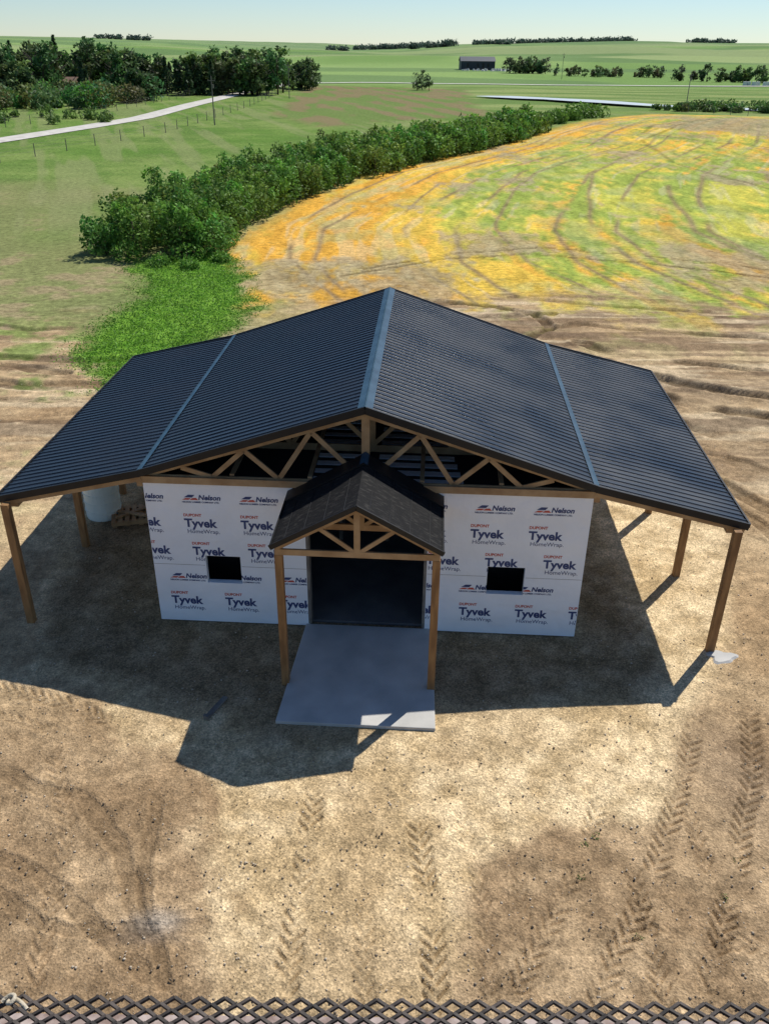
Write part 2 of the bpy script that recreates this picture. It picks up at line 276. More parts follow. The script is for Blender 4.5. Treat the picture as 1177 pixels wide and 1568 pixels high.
# loose stones and clods on the yard
n=15000; py_=4.8+rng.uniform(0,1,n)**1.3*22; px_=rng.uniform(-.48,.48,n)*(py_+5.5)
lc=(px_+.34)*math.cos(.052)-(py_-13.55)*math.sin(.052); ld=(px_+.34)*math.sin(.052)+(py_-13.55)*math.cos(.052)
ok=~((np.abs(lc)<4.3)&(ld>-.2)&(ld<8.2))&~((np.abs(lc)<1.5)&(ld>-2.95)&(ld<.1)); px_,py_=px_[ok],py_[ok]; n=len(px_)
sz_=.006+.018*rng.uniform(0,1,n)**4
oc=np.array([(1,0,0),(-1,0,0),(0,1,0),(0,-1,0),(0,0,.8),(0,0,-.5)],float); of=np.array([(0,2,4),(2,1,4),(1,3,4),(3,0,4),(2,0,5),(1,2,5),(3,1,5),(0,3,5)])
ang=rng.uniform(0,6.28,n); V=oc[None]*(sz_[:,None,None])*rng.uniform(.6,1.3,(n,6,1)); cx_=V[:,:,0]*np.cos(ang)[:,None]-V[:,:,1]*np.sin(ang)[:,None]; cy_=V[:,:,0]*np.sin(ang)[:,None]+V[:,:,1]*np.cos(ang)[:,None]
V=np.stack([cx_+px_[:,None],cy_+py_[:,None],V[:,:,2]+sz_[:,None]*.4+.002],-1).reshape(-1,3); F_=(of[None]+np.arange(n)[:,None,None]*6).reshape(-1,3)
me=bpy.data.meshes.new('loose_stones'); me.vertices.add(len(V)); me.vertices.foreach_set('co',V.astype(np.float32).ravel()); me.loops.add(F_.size); me.loops.foreach_set('vertex_index',F_.ravel().astype(np.int32)); me.polygons.add(len(F_)); me.polygons.foreach_set('loop_start',(np.arange(len(F_))*3).astype(np.int32)); me.update(calc_edges=True); me.materials.append(M_peb)
COL.objects.link(bpy.data.objects.new('loose_stones',me))

# ---------------------------------------------------------------- mesh builder
class MB:
    def __init__(s): s.v=[];s.f=[]
    def box(s,x0,x1,y0,y1,z0,z1):
        b=len(s.v); s.v+=[(x0,y0,z0),(x1,y0,z0),(x1,y1,z0),(x0,y1,z0),(x0,y0,z1),(x1,y0,z1),(x1,y1,z1),(x0,y1,z1)]
        s.f+=[tuple(b+k for k in f) for f in [(0,3,2,1),(4,5,6,7),(0,1,5,4),(1,2,6,5),(2,3,7,6),(3,0,4,7)]]
    def beam(s,a,c,w,h,up=(0,0,1)):
        a=Vector(a);c=Vector(c);d=(c-a).normalized();u=Vector(up)
        if abs(d.dot(u))>.98: u=Vector((0,1,0))
        sd=d.cross(u).normalized(); uu=sd.cross(d).normalized(); b=len(s.v)
        for P in (a,c):
            for i,j in ((-1,-1),(1,-1),(1,1),(-1,1)): s.v.append(tuple(P+sd*(i*w/2)+uu*(j*h/2)))
        s.f+=[tuple(b+k for k in f) for f in [(0,1,2,3),(7,6,5,4),(0,4,5,1),(1,5,6,2),(2,6,7,3),(3,7,4,0)]]
    def cyl(s,c,r0,r1,h,n=16):
        b=len(s.v)
        for k in range(n):
            t=2*math.pi*k/n; s.v.append((c[0]+r0*math.cos(t),c[1]+r0*math.sin(t),c[2]))
        for k in range(n):
            t=2*math.pi*k/n; s.v.append((c[0]+r1*math.cos(t),c[1]+r1*math.sin(t),c[2]+h))
        for k in range(n): s.f.append((b+k,b+(k+1)%n,b+n+(k+1)%n,b+n+k))
        s.f.append(tuple(b+n+k for k in range(n))); s.f.append(tuple(b+n-1-k for k in range(n)))
    def obj(s,name,mat,parent=None,bevel=0):
        me=bpy.data.meshes.new(name); me.from_pydata(s.v,[],s.f); me.update(); me.materials.append(mat)
        o=bpy.data.objects.new(name,me); COL.objects.link(o)
        if parent: o.parent=parent
        if bevel:
            bv=o.modifiers.new('b','BEVEL'); bv.width=bevel; bv.segments=2
        return o
def empty(name,loc=(0,0,0),rot=0):
    e=bpy.data.objects.new(name,None); COL.objects.link(e); e.location=loc; e.rotation_euler=(0,0,rot); e.empty_display_size=.3; return e

# ---------------------------------------------------------------- the pole building
TH=.0520; BX,BY=-.3417,13.5499
B=empty("pole_barn",(BX,BY,0),-TH)
A=4.025;HW=3.05;YF=-.10;YB=7.94;ZR=4.6377;ZB=3.3108;E=6.7424;ZE=2.6712
DL,DR,DH=-1.09,1.12,2.58
wins=[(-3.02,-2.36,.93,1.53),(2.27,2.96,.93,1.53)]
def wallpanel(m,x0,x1,win):
    a_,b_,c_,d_=win; y0,y1=0,.12
    m.box(x0,a_,y0,y1,.02,HW); m.box(b_,x1,y0,y1,.02,HW); m.box(a_,b_,y0,y1,.02,c_); m.box(a_,b_,y0,y1,d_,HW)
m=MB(); wallpanel(m,-A,DL,wins[0]); wallpanel(m,DR,A,wins[1]); m.box(DL,DR,0,.12,DH,HW)
m.obj('front_wall',M_wrap,B)
m=MB(); m.box(-A,-A+.12,.121,7.80,.02,HW); m.box(A-.12,A,.121,7.80,.02,HW)
m.obj('side_walls',M_wrap,B)
m=MB(); m.box(-A,-.5,7.801,7.92,.02,HW); m.box(.5,A,7.801,7.92,.02,HW); m.box(-.5,.5,7.801,7.92,2.1,HW); m.obj('back_wall',M_osb,B)
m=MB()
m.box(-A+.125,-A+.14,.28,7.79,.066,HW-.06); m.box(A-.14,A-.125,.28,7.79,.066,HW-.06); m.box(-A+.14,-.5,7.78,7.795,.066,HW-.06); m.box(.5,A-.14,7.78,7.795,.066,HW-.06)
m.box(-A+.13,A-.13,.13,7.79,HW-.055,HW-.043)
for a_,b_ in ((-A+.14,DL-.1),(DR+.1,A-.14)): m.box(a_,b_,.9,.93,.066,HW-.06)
m.obj('interior_shade_panels',M_dark,B)  # near-black panels and ceiling added to cut light and keep the inside dark
m=MB()
for k in range(12):
    yy=.35+k*.34
    m.box(.16,1.75-k*.05,yy,yy+.17,HW-.04,HW-.02); m.box(-1.0,-.12,yy,yy+.15,HW-.04,HW-.02)
m.obj('attic_bright_strips',M_white,B)  # white strips added to stand in for bright gaps under the gable
m=MB(); m.box(-A+.121,A-.121,.13,7.80,.01,.065); m.obj('floor_slab',M_floor,B)
m=MB()
m.box(DL-.02,DL+.035,-.004,.2,.065,DH); m.box(DR-.035,DR+.02,-.004,.2,.065,DH); m.box(DL+.035,DR-.035,-.003,.2,DH-.06,DH+.02)
m.obj('door_framing',M_grey,B)
m=MB(); m.box(-.9,.3,3.2,3.9,.85,.9)
for q_ in (-.85,.2): m.box(q_,q_+.08,3.25,3.33,.066,.849); m.box(q_,q_+.08,3.75,3.83,.066,.849)
for k in range(5): m.box(-.7+k*.04,.5-k*.1,5+k*.01,5.6,.066+k*.09,.14+k*.09)
m.obj('workbench',M_grey,B)
# wrap laps and batten strips
m=MB()
for a_,b_ in ((-A+.01,-3.04),(-2.34,DL-.03),(DR+.03,2.25),(2.98,A-.01)): m.box(a_,b_,-.0025,-.0005,1.312,1.318)
m.obj('wrap_lap_seam',M_grey,B)
def textmesh(s,size,bold=False):
    c=bpy.data.curves.new('t','FONT'); c.body=s; c.size=size; c.align_x='CENTER'; c.align_y='CENTER'; c.offset=.007*size/.2 if bold else 0; c.resolution_u=3
    o=bpy.data.objects.new('t',c); COL.objects.link(o); bpy.context.view_layer.update()
    me=bpy.data.meshes.new_from_object(o.evaluated_get(bpy.context.evaluated_depsgraph_get())); bpy.data.objects.remove(o)
    v=[tuple(q.co) for q in me.vertices]; f=[tuple(pp.vertices) for pp in me.polygons]; bpy.data.meshes.remove(me); return v,f
T_ty=textmesh("Tyvek",.24,True);T_hw=textmesh("HomeWrap.",.12);T_dp=textmesh("DUPONT",.08,True);T_ne=textmesh("Nelson",.14,True);T_nl=textmesh("NELSON LUMBER COMPANY LTD.",.045,True)
bl=bmesh.new();rd=bmesh.new()
def put(bm,T,cx,cz,sx=1,shear=0):
    vs=[bm.verts.new((cx+v[0]*sx+shear*v[1],-.004,cz+v[1])) for v in T[0]]
    for f in T[1]:
        try: bm.faces.new([vs[i] for i in f])
        except: pass
def poly(bm,pts):
    bm.faces.new([bm.verts.new((a_,-.004,c_)) for a_,c_ in pts])
def tyv(cx,cz):
    put(bl,T_ty,cx,cz); put(bl,T_hw,cx+.05,cz-.17); put(rd,T_dp,cx-.13,cz+.17)
def nel(cx,cz):
    put(bl,T_ne,cx+.17,cz,1,.2); put(bl,T_nl,cx,cz-.095)
    poly(rd,[(cx-.34,cz-.05),(cx-.22,cz-.05),(cx-.17,cz-.015),(cx-.27,cz-.015)]); poly(bl,[(cx-.30,cz+.0),(cx-.15,cz+.0),(cx-.10,cz+.055),(cx-.22,cz+.055)])
    poly(rd,[(cx-.20,cz-.05),(cx-.04,cz-.05),(cx-.08,cz-.005),(cx-.15,cz-.012)])
for cx in (-4.1,-3.05,-2.0,1.15,2.2,3.25): tyv(cx,2.22)
for cx in (-3.98,-2.95,-1.9,1.42,2.5,3.57): tyv(cx,1.62)
for cx in (-3.47,-2.42,-1.36,1.02,2.08,3.14,4.15): tyv(cx,.50)
for cx in (-4.05,-3.0,-1.95,1.1,2.3,3.35): nel(cx,2.76)
for cx in (-3.4,-2.35,-1.3,1.0,2.1,3.15): nel(cx,1.06)
for bm,nm,mt in ((bl,'wrap_print_navy',M_blue),(rd,'wrap_print_red',M_red)):
    bm.normal_update()
    cuts=[-A+.01,A-.01,DL-.03,DR+.03]+[w_ for ww in wins for w_ in ww[:2]]
    for c_ in cuts: bmesh.ops.bisect_plane(bm,geom=bm.verts[:]+bm.edges[:]+bm.faces[:],plane_co=(c_,0,0),plane_no=(1,0,0))
    for c_ in (.93,1.53,HW-.005): bmesh.ops.bisect_plane(bm,geom=bm.verts[:]+bm.edges[:]+bm.faces[:],plane_co=(0,0,c_),plane_no=(0,0,1))
    kill=[]
    for f in bm.faces:
        c_=f.calc_center_median(); bad=abs(c_.x)>A-.01 or (DL-.03<c_.x<DR+.03) or c_.z>HW-.005
        for ww in wins: bad=bad or (ww[0]<c_.x<ww[1] and ww[2]<c_.z<ww[3])
        if bad: kill.append(f)
    bmesh.ops.delete(bm,geom=kill,context='FACES')
    me=bpy.data.meshes.new(nm); bm.to_mesh(me); me.materials.append(mt); o=bpy.data.objects.new(nm,me); COL.objects.link(o); o.parent=B
def zroof(xx):
    ax=abs(xx); return ZR-(ZR-ZB)*ax/A if ax<A else ZB-(ZB-ZE)*(ax-A)/(E-A)
m=MB()
UD=.16
for ty in (.02,1.6,3.2,4.8,6.4,7.85):
    m.box(-A,A,ty,ty+.04,HW,HW+.14)
    for s_ in (-1,1):
        m.beam((0,ty+.02,ZR-UD),(s_*A,ty+.02,ZB-UD+.03),.038,.14)
        seq=[(0,'b'),(.95,'t'),(1.55,'b'),(2.15,'t'),(2.75,'b'),(3.3,'t')]
        for (xa,ka),(xb,kb) in zip(seq[:-1],seq[1:]):
            za=HW+.12 if ka=='b' else zroof(xa)-UD-.05; zb_=HW+.12 if kb=='b' else zroof(xb)-UD-.05
            m.beam((s_*xa,ty+.022,za),(s_*xb,ty+.022,zb_),.036,.085)
    m.box(-.07,.07,ty-.003,ty+.044,HW+.141,ZR-UD)
for s_ in (-1,1):
    for xx in (1.0,2.4): m.box(s_*xx-.04,s_*xx+.04,.061,7.84,HW+.145,HW+.183)
m.obj('roof_trusses',M_wood,B)
m=MB()
for k in range(6): 
    zz_=HW+.28+k*.20; wx=min(1.5,(ZR-.25-zz_)/(ZR-ZB)*A)
    if wx>.2: m.box(-wx,wx,7.895,7.93,zz_,zz_+.075)
m.obj('gable_girts',M_wood,B)
m=MB()
for s_ in (-1,1):
    b_=len(m.v)
    for yy in (7.90,7.93): m.v+=[(s_*1.5,yy,HW+.145),(s_*A,yy,HW+.145),(s_*A,yy,ZB-.06),(s_*1.5,yy,zroof(1.5)-.06)]
    m.f+=[tuple(b_+k for k in f) for f in [(0,1,2,3),(7,6,5,4),(0,4,5,1),(1,5,6,2),(2,6,7,3),(3,7,4,0)]]
m.obj('rear_gable_sheathing',M_osb,B)
m=MB()
for s_ in (-1,1):
    for xx in np.arange(.35,A,.6): m.box(s_*xx-.045,s_*xx+.045,YF+.05,YB-.05,zroof(xx)-.085,zroof(xx)-.045)
    for xx in np.arange(A+.3,E,.6): m.box(s_*xx-.045,s_*xx+.045,YF+.05,YB-.05,zroof(xx)-.085,zroof(xx)-.045)
    for ty in (YF+.06,2.55,5.3,7.85):
        m.beam((s_*(A+.01),ty,ZB-.15),(s_*(E-.02),ty,ZE-.12),.04,.15)
    m.box(s_*6.53-.1,s_*6.53+.1,YF+.1,YB-.1,ZE-.24,ZE-.04)
    m.box(s_*(A+.06)-.05,s_*(A+.06)+.05,.0,YB-.1,ZB-.36,ZB-.18)
m.box(-A-.02,A+.02,-.05,-.006,HW+.0,HW+.13)
m.obj('purlins_and_rafters',M_wood,B)
m=MB()
PY={-1:(-.24,2.67,5.25,7.8),1:(-.24,2.40,5.21,7.8)}
for s_ in (-1,1):
    for yy in PY[s_]: m.box(s_*6.53-.07,s_*6.53+.07,yy-.07,yy+.07,-.1,ZE-.241 if yy>0 else ZE-.05)
m.obj('lean_to_posts',M_post,B,.008)
def ribbed(x0,z0,x1,z1,y0,y1,per=.178,h=.017,thick=.035):
    m=MB(); prof=[]; yy=y0
    while yy<y1-per*.5:
        prof+=[(yy,0),(yy+per*.62,0),(yy+per*.70,h),(yy+per*.86,h),(yy+per*.94,0)]; yy+=per
    prof.append((y1,0)); n=len(prof)
    for a_,d in prof: m.v.append((x0,a_,z0+d)); m.v.append((x1,a_,z1+d))
    for k in range(n-1): m.f.append((2*k,2*k+1,2*k+3,2*k+2) if x1>x0 else (2*k,2*k+2,2*k+3,2*k+1))
    b_=len(m.v)
    m.v+=[(x0,y0,z0-thick),(x1,y0,z1-thick),(x1,y1,z1-thick),(x0,y1,z0-thick)]
    m.f+=[(b_,b_+3,b_+2,b_+1),(0,b_,b_+1,1),(2*n-2,2*n-1,b_+2,b_+3)]
    return m
def joinmb(ms):
    r_=MB()
    for k in ms:
        o=len(r_.v); r_.v+=k.v; r_.f+=[tuple(i+o for i in f) for f in k.f]
    return r_
joinmb([ribbed(s_*.0,ZR,s_*A,ZB,YF,YB) for s_ in (-1,1)]).obj('main_roof',M_roof,B)
joinmb([ribbed(s_*(A+.002),ZB-.012,s_*E,ZE,YF,YB) for s_ in (-1,1)]).obj('lean_to_roof',M_roof,B)
m=MB()
for yy,sg in ((YF-.02,-1),(YB+.02,1)):
    for s_ in (-1,1):
        m.beam((0,yy,ZR-.035),(s_*A,yy,ZB-.035),.036,.13); m.beam((s_*A,yy+.001*sg,ZB-.037),(s_*(E+.01),yy+.001*sg,ZE-.037),.036,.13)
for s_ in (-1,1): m.beam((s_*(E+.02),YF,ZE-.02),(s_*(E+.02),YB,ZE-.02),.03,.09)
m.obj('edge_trim',M_trim,B)
def strip(m,pts,y0,y1,z=0):
    b_=len(m.v)
    for a_,c_ in pts: m.v.append((a_,y0,c_+z)); m.v.append((a_,y1,c_+z))
    for k in range(len(pts)-1): m.f.append((b_+2*k,b_+2*k+2,b_+2*k+3,b_+2*k+1))
m_s=(ZR-ZB)/A; l_s=(ZB-ZE)/(E-A)
m=MB()
strip(m,[(-.13,ZR-.13*m_s+.024),(-.02,ZR-.02*m_s+.032),(0,ZR+.045),(.02,ZR-.02*m_s+.032),(.13,ZR-.13*m_s+.024)],YF-.04,YB+.03)
for s_ in (-1,1):
    pts=[(s_*(A-.05),ZB+.05*m_s+.022),(s_*A,ZB+.030),(s_*(A+.05),ZB-.05*l_s+.018)]
    if s_<0: pts=pts[::-1]
    strip(m,pts,YF-.03,YB+.03)
m.obj('ridge_cap_and_flashing',M_cap,B)
# ---- entry porch
PWX=1.2837;PYY=-1.7282;PB=.012;PA=-1.90;PZ=3.73;PE=1.37;PEZ=2.95
pm=(PZ-PEZ)/PE; CH=2.715
m=MB()
for s_ in (-1,1): m.box(s_*PWX-.065,s_*PWX+.065,PYY-.065,PYY+.065,.0,CH)
m.obj('porch_posts',M_post,B,.008)
m=MB()
for ty in (PYY-.06,-.9):
    m.box(-1.34,1.34,ty,ty+.04,CH+.001,CH+.11)
    for s_ in (-1,1):
        m.beam((0,ty+.02,PZ-.13),(s_*1.33,ty+.02,PZ-.13-1.33*pm),.038,.1)
        m.beam((s_*.05,ty+.022,CH+.10),(s_*.6,ty+.022,PZ-.16-.6*pm),.034,.07)
    m.box(-.05,.05,ty-.003,ty+.044,CH+.111,PZ-.12)
for s_ in (-1,1): m.box(s_*PWX-.045,s_*PWX+.045,PYY-.01,-.01,CH+.002,CH+.10)
for xx in (.35,.75,1.1):
    for s_ in (-1,1): m.box(s_*xx-.04,s_*xx+.04,PA+.04,-.01,PZ-.085-xx*pm,PZ-.045-xx*pm)
m.obj('porch_trusses',M_wood,B)
def slab2(x0,z0,x1,z1,y0,y1,t,mb):
    b_=len(mb.v); mb.v+=[(x0,y0,z0),(x1,y0,z1),(x1,y1,z1),(x0,y1,z0),(x0,y0,z0-t),(x1,y0,z1-t),(x1,y1,z1-t),(x0,y1,z0-t)]
    fs=[(0,1,2,3),(4,7,6,5),(0,4,5,1),(1,5,6,2),(2,6,7,3),(3,7,4,0)]
    if x1<x0: fs=[f[::-1] for f in fs]
    mb.f+=[tuple(b_+k for k in f) for f in fs]
m=MB()
for s_ in (-1,1): slab2(0,PZ,s_*PE,PEZ,PA,-.01,.03,m)
m.obj('porch_roof_underlay',M_under,B)
m=MB()
for s_ in (-1,1):
    slab2(0,PZ+.035,s_*(PE+.03),PEZ+.035-.03*pm,-.42,PB-.015,.03,m)
    m.beam((0,PA-.02,PZ-.02),(s_*(PE+.02),PA-.02,PEZ-.02),.03,.085); m.beam((s_*(PE+.015),PA,PEZ-.015),(s_*(PE+.015),-.01,PEZ-.015),.025,.07)
m.obj('porch_metal_and_trim',M_trim,B)
m=MB(); strip(m,[(-.07,PZ+.043-.07*pm),(0,PZ+.055),(.07,PZ+.043-.07*pm)],-.43,PB); m.obj('porch_ridge_cap',M_cap,B)
m=MB()
for k in range(4):
    t0=.2+k*.32
    for s_ in (-1,1):
        m.beam((s_*t0,PA,PZ+.004-t0*pm),(s_*t0,-.43,PZ+.004-t0*pm),.012,.005)
m.obj('underlay_laps',M_trim,B)

m=MB(); m.v=[(-1.30,-2.76,-.1),(1.37,-2.76,-.1),(1.30,-.005,-.1),(-1.16,-.005,-.1),(-1.30,-2.76,.06),(1.37,-2.76,.06),(1.30,-.005,.065),(-1.16,-.005,.065)]
m.f=[(0,3,2,1),(4,5,6,7),(0,1,5,4),(1,2,6,5),(2,3,7,6),(3,0,4,7)]
o=m.obj('concrete_apron',M_conc,None,.012); o.location=(BX,BY,0); o.rotation_euler=(0,0,-TH)
bm=bmesh.new(); vs=[]
for k in range(22):
    t=k/22*2*math.pi; rr=1+.22*math.sin(3*t+1)+.12*math.sin(5*t); vs.append(bm.verts.new((.27*rr*math.cos(t),.20*rr*math.sin(t),0)))
f=bm.faces.new(vs); ex=bmesh.ops.extrude_face_region(bm,geom=[f]); 
for v in ex['geom']:
    if isinstance(v,bmesh.types.BMVert): v.co.z+=.035; v.co.x*=.8; v.co.y*=.8
bmesh.ops.recalc_face_normals(bm,faces=bm.faces)
me=bpy.data.meshes.new('concrete_spill'); bm.to_mesh(me); me.materials.append(M_conc); o=bpy.data.objects.new('concrete_spill',me); COL.objects.link(o); o.location=(6.33,12.78,.0)

def l2w(lx,ly): c,s=math.cos(TH),math.sin(TH); return (BX+lx*c+ly*s, BY-lx*s+ly*c)
m=MB(); m.cyl((0,0,0),.40,.41,.05,28); m.cyl((0,0,.05),.41,.41,1.15,28); m.cyl((0,0,1.20),.41,.28,.14,28); m.cyl((0,0,1.34),.11,.10,.07,16)
for k in range(5): m.cyl((0,0,.2+k*.22),.422,.422,.03,28)
o=m.obj('water_tank',M_tank); o.location=(*l2w(-6.62,4.15),0)
m=MB()
for k in range(7): m.box(-.5+k*.155,-.5+k*.155+.1,-.4,.4,.10,.12)
for yy in (-.38,-.04,.3): m.box(-.5,.53,yy,yy+.08,.0,.099)
for k in range(4): m.box(-.48+k*.3,-.48+k*.3+.1,-.4,.4,-.02,-.001)
m.beam((-.4,-.2,.14),(.45,.25,.15),.09,.035); m.beam((-.45,.2,.14),(.3,-.3,.17),.09,.035)
o=m.obj('wooden_pallet',M_wood); o.location=(*l2w(-5.85,4.0),.03); o.rotation_euler=(0,0,.25)
m=MB(); m.box(-.30,.30,-.045,.045,0,.04); m.box(-.30,-.24,-.05,.05,.041,.075)
o=m.obj('lumber_offcut',M_grey,None,.004); o.location=(-2.84,11.2,.01); o.rotation_euler=(0,0,1.15)

# ---------------------------------------------------------------- foliage
def leafmesh(name,Cc,S,colr,trunk=None,flat=.0):
    n=len(Cc); nrm=rng.normal(size=(n,3)); nrm[:,2]+=flat; nrm/=np.linalg.norm(nrm,axis=1)[:,None]
    t=np.cross(nrm,rng.normal(size=(n,3))); t/=np.linalg.norm(t,axis=1)[:,None]; b_=np.cross(nrm,t)
    S=S[:,None]; V=np.stack([Cc-t*S,Cc-b_*S*.55,Cc+t*S,Cc+b_*S*.55],1).reshape(-1,3)
    F=np.arange(4*n).reshape(-1,4); K=np.repeat(colr,4,0)
    me=bpy.data.meshes.new(name); tv=np.array(trunk.v) if trunk and trunk.v else np.zeros((0,3))
    nV=len(V); V=np.concatenate([V,tv]); me.vertices.add(len(V)); me.vertices.foreach_set('co',V.astype(np.float32).ravel())
    li=list(F.ravel()); lt=[4]*n
    if trunk:
        for f in trunk.f: li+= [nV+i for i in f]; lt.append(len(f))
    lt=np.array(lt); me.loops.add(len(li)); me.loops.foreach_set('vertex_index',np.array(li,np.int32))
    me.polygons.add(len(lt)); me.polygons.foreach_set('loop_start',np.concatenate([[0],np.cumsum(lt)[:-1]]).astype(np.int32))
    me.update(calc_edges=True)
    kk=np.concatenate([K,np.tile([[.10,.08,.06]],(len(tv),1))]); kk=np.concatenate([kk,np.ones((len(kk),1))],1)
    ca=me.color_attributes.new('Col','FLOAT_COLOR','POINT'); ca.data.foreach_set('color',kk.astype(np.float32).ravel())
    me.materials.append(M_leaf); o=bpy.data.objects.new(name,me); COL.objects.link(o); return o
class Fol:
    def __init__(s): s.C=[];s.S=[];s.K=[];s.t=MB()
    def clump(s,c,rad,n,size,colr,shell=.55,var=.25):
        d=rng.normal(size=(n,3)); d/=np.linalg.norm(d,axis=1)[:,None]; rr=rng.uniform(shell,1.05,n)**.7
        P_=d*rr[:,None]*np.array(rad)[None]; P_+=rng.normal(size=(n,3))*size*.4
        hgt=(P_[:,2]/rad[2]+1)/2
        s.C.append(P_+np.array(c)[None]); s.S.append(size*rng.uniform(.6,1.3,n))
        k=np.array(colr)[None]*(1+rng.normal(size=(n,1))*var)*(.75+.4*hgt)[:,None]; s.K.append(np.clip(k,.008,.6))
    def done(s,name,flat=.4):
        C_=np.concatenate(s.C); S_=np.concatenate(s.S); K_=np.concatenate(s.K)
        return leafmesh(name,C_,S_,K_,s.t,flat)
def tz(a,b): return float(terrain(np.array([a]),np.array([b]))[0])
GR=(.125,.235,.04)
hl=[(-12.0,46.5),(-12.2,54),(-10,64),(-6,76),(-.2,88),(6,99.5),(12.5,112),(18,124)]
F=Fol(); seg=[]
for a_,b_ in zip(hl[:-1],hl[1:]):
    L=math.hypot(b_[0]-a_[0],b_[1]-a_[1]); k=0
    while k<L:
        t=k/L; seg.append((a_[0]+(b_[0]-a_[0])*t,a_[1]+(b_[1]-a_[1])*t,(b_[1]-a_[1])/L,-(b_[0]-a_[0])/L)); k+=1.25
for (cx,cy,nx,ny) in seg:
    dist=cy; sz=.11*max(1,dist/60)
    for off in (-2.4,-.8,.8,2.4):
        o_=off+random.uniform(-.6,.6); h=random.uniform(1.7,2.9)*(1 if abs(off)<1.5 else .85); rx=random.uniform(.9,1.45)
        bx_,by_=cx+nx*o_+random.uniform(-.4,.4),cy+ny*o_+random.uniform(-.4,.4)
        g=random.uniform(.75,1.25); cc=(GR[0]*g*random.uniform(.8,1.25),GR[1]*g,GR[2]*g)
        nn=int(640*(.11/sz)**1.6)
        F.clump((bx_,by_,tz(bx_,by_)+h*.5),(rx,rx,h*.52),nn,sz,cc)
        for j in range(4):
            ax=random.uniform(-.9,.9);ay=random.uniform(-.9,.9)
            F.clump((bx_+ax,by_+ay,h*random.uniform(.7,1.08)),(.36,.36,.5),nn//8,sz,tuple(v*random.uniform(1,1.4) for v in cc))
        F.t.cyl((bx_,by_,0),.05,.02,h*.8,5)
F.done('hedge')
F=Fol()
for (cx,cy,h,r_) in [(-10.4,45.4,.9,.9),(-9.4,46.4,1.0,.8),(-13.5,45.2,1.0,.8),(-8.9,49.5,.8,.7),(-8.6,45.2,.5,.5),(-11.6,44.2,.6,.6),(-9.9,43.6,.45,.5)]:
    F.clump((cx,cy,h*.45),(r_,r_,h*.55),300,.09,(.13,.27,.04)); F.t.cyl((cx,cy,0),.03,.01,h*.6,5)
F.done('low_shrub')
F=Fol()
for (cx,cy,h,r_) in [(21,133,1.8,1.6),(23.5,137,2.0,1.8),(27,142,1.7,1.7),(29.5,147,2.3,2.2),(32,149,2,2)]:
    for j in range(3): F.clump((cx+random.uniform(-1,1),cy+random.uniform(-1,1),h*.5),(r_,r_,h*.55),220,.25,GR)
    F.t.cyl((cx,cy,0),.08,.03,h*.7,5)
F.done('bush')
F=Fol()
for k in range(34):
    cx=random.uniform(44,80);cy=174-(cx-44)*.35+random.uniform(-4,4);h=random.uniform(.8,2.1);z0=tz(cx,cy)
    for j in range(3): F.clump((cx+random.uniform(-1.2,1.2),cy+random.uniform(-1,1),z0+h*random.uniform(.35,.6)),(h*.6,h*.6,h*random.uniform(.3,.5)),80,.26,tuple(v*random.uniform(.75,1.25) for v in (.11,.18,.05)))
    F.t.cyl((cx,cy,z0),.08,.03,h*.7,5)
F.done('pond_willow')
def decid(F,x_,y_,h,w_,sz,n,c,z0=None):
    z0=tz(x_,y_) if z0 is None else z0
    F.t.cyl((x_,y_,z0-.1),h*.022,h*.008,h*.8,6)
    for k in range(5):
        a_=random.uniform(0,6.28);hh=random.uniform(.3,.6)*h; F.t.beam((x_,y_,z0+hh),(x_+math.cos(a_)*w_*.5,y_+math.sin(a_)*w_*.5,z0+hh+h*.2),h*.01,h*.01)
    m_=12
    for k in range(m_):
        t=random.uniform(.15,.92); wr=w_*.5*math.sin(math.pi*min(1,(t*.85+.12)))**.7; a_=random.uniform(0,6.28); rr=wr*random.uniform(.2,.8)
        g=random.uniform(.6,1.4); q_=random.uniform(.16,.26)
        F.clump((x_+math.cos(a_)*rr,y_+math.sin(a_)*rr,z0+t*h),(w_*q_,w_*q_,h*q_*.5),n//m_,sz,tuple(v*g for v in c),.2)
def conif(F,x_,y_,h,w_,sz,n,c):
    z0=tz(x_,y_); F.t.cyl((x_,y_,z0-.1),h*.02,.02,h*.97,6)
    t=np.clip(rng.uniform(.04,1,n)**.8,0,1); a_=rng.uniform(0,6.28,n); lay=(t*11+a_*.1)%1; ph=random.uniform(0,6)
    r_=w_*.5*(1-t)**.8*(.5+.6*(1-lay))*(.8+.25*np.sin(3*a_+ph+t*9))*rng.uniform(.4,1,n)+.08
    P_=np.stack([x_+np.cos(a_)*r_,y_+np.sin(a_)*r_,z0+t*h-r_*.2],1); F.C.append(P_);F.S.append(sz*rng.uniform(.6,1.2,n)); F.K.append(np.clip(np.array(c)[None]*(1+rng.normal(size=(n,1))*.25),.008,.5))
F=Fol(); CD=(.085,.15,.045);CS=(.05,.09,.038)
for k in range(190):
    x_=random.uniform(-128,-46); y_=187+random.uniform(-16,34)
    h=(random.uniform(8.5,12) if x_<-56 else random.uniform(6.5,9))
    if y_<186: h*=.7
    if -66<x_<-59 and y_<196: continue
    if random.random()<.10: conif(F,x_,y_,h*.96,h*.50,.42,420,CS)
    else: decid(F,x_,y_,h*random.uniform(.8,.98),h*random.uniform(.55,.72),.46,520,tuple(v*random.uniform(.75,1.25) for v in CD))
for k in range(14): conif(F,-50+k*.95,206+random.uniform(-5,8),random.uniform(5.5,7.5),3.8,.38,320,CS)
for k in range(36):
    x_=random.uniform(-43,-24);y_=212+random.uniform(-9,16); decid(F,x_,y_,random.uniform(6.0,9.6),5.6,.45,480,tuple(v*random.uniform(.85,1.3) for v in (.10,.165,.05)))
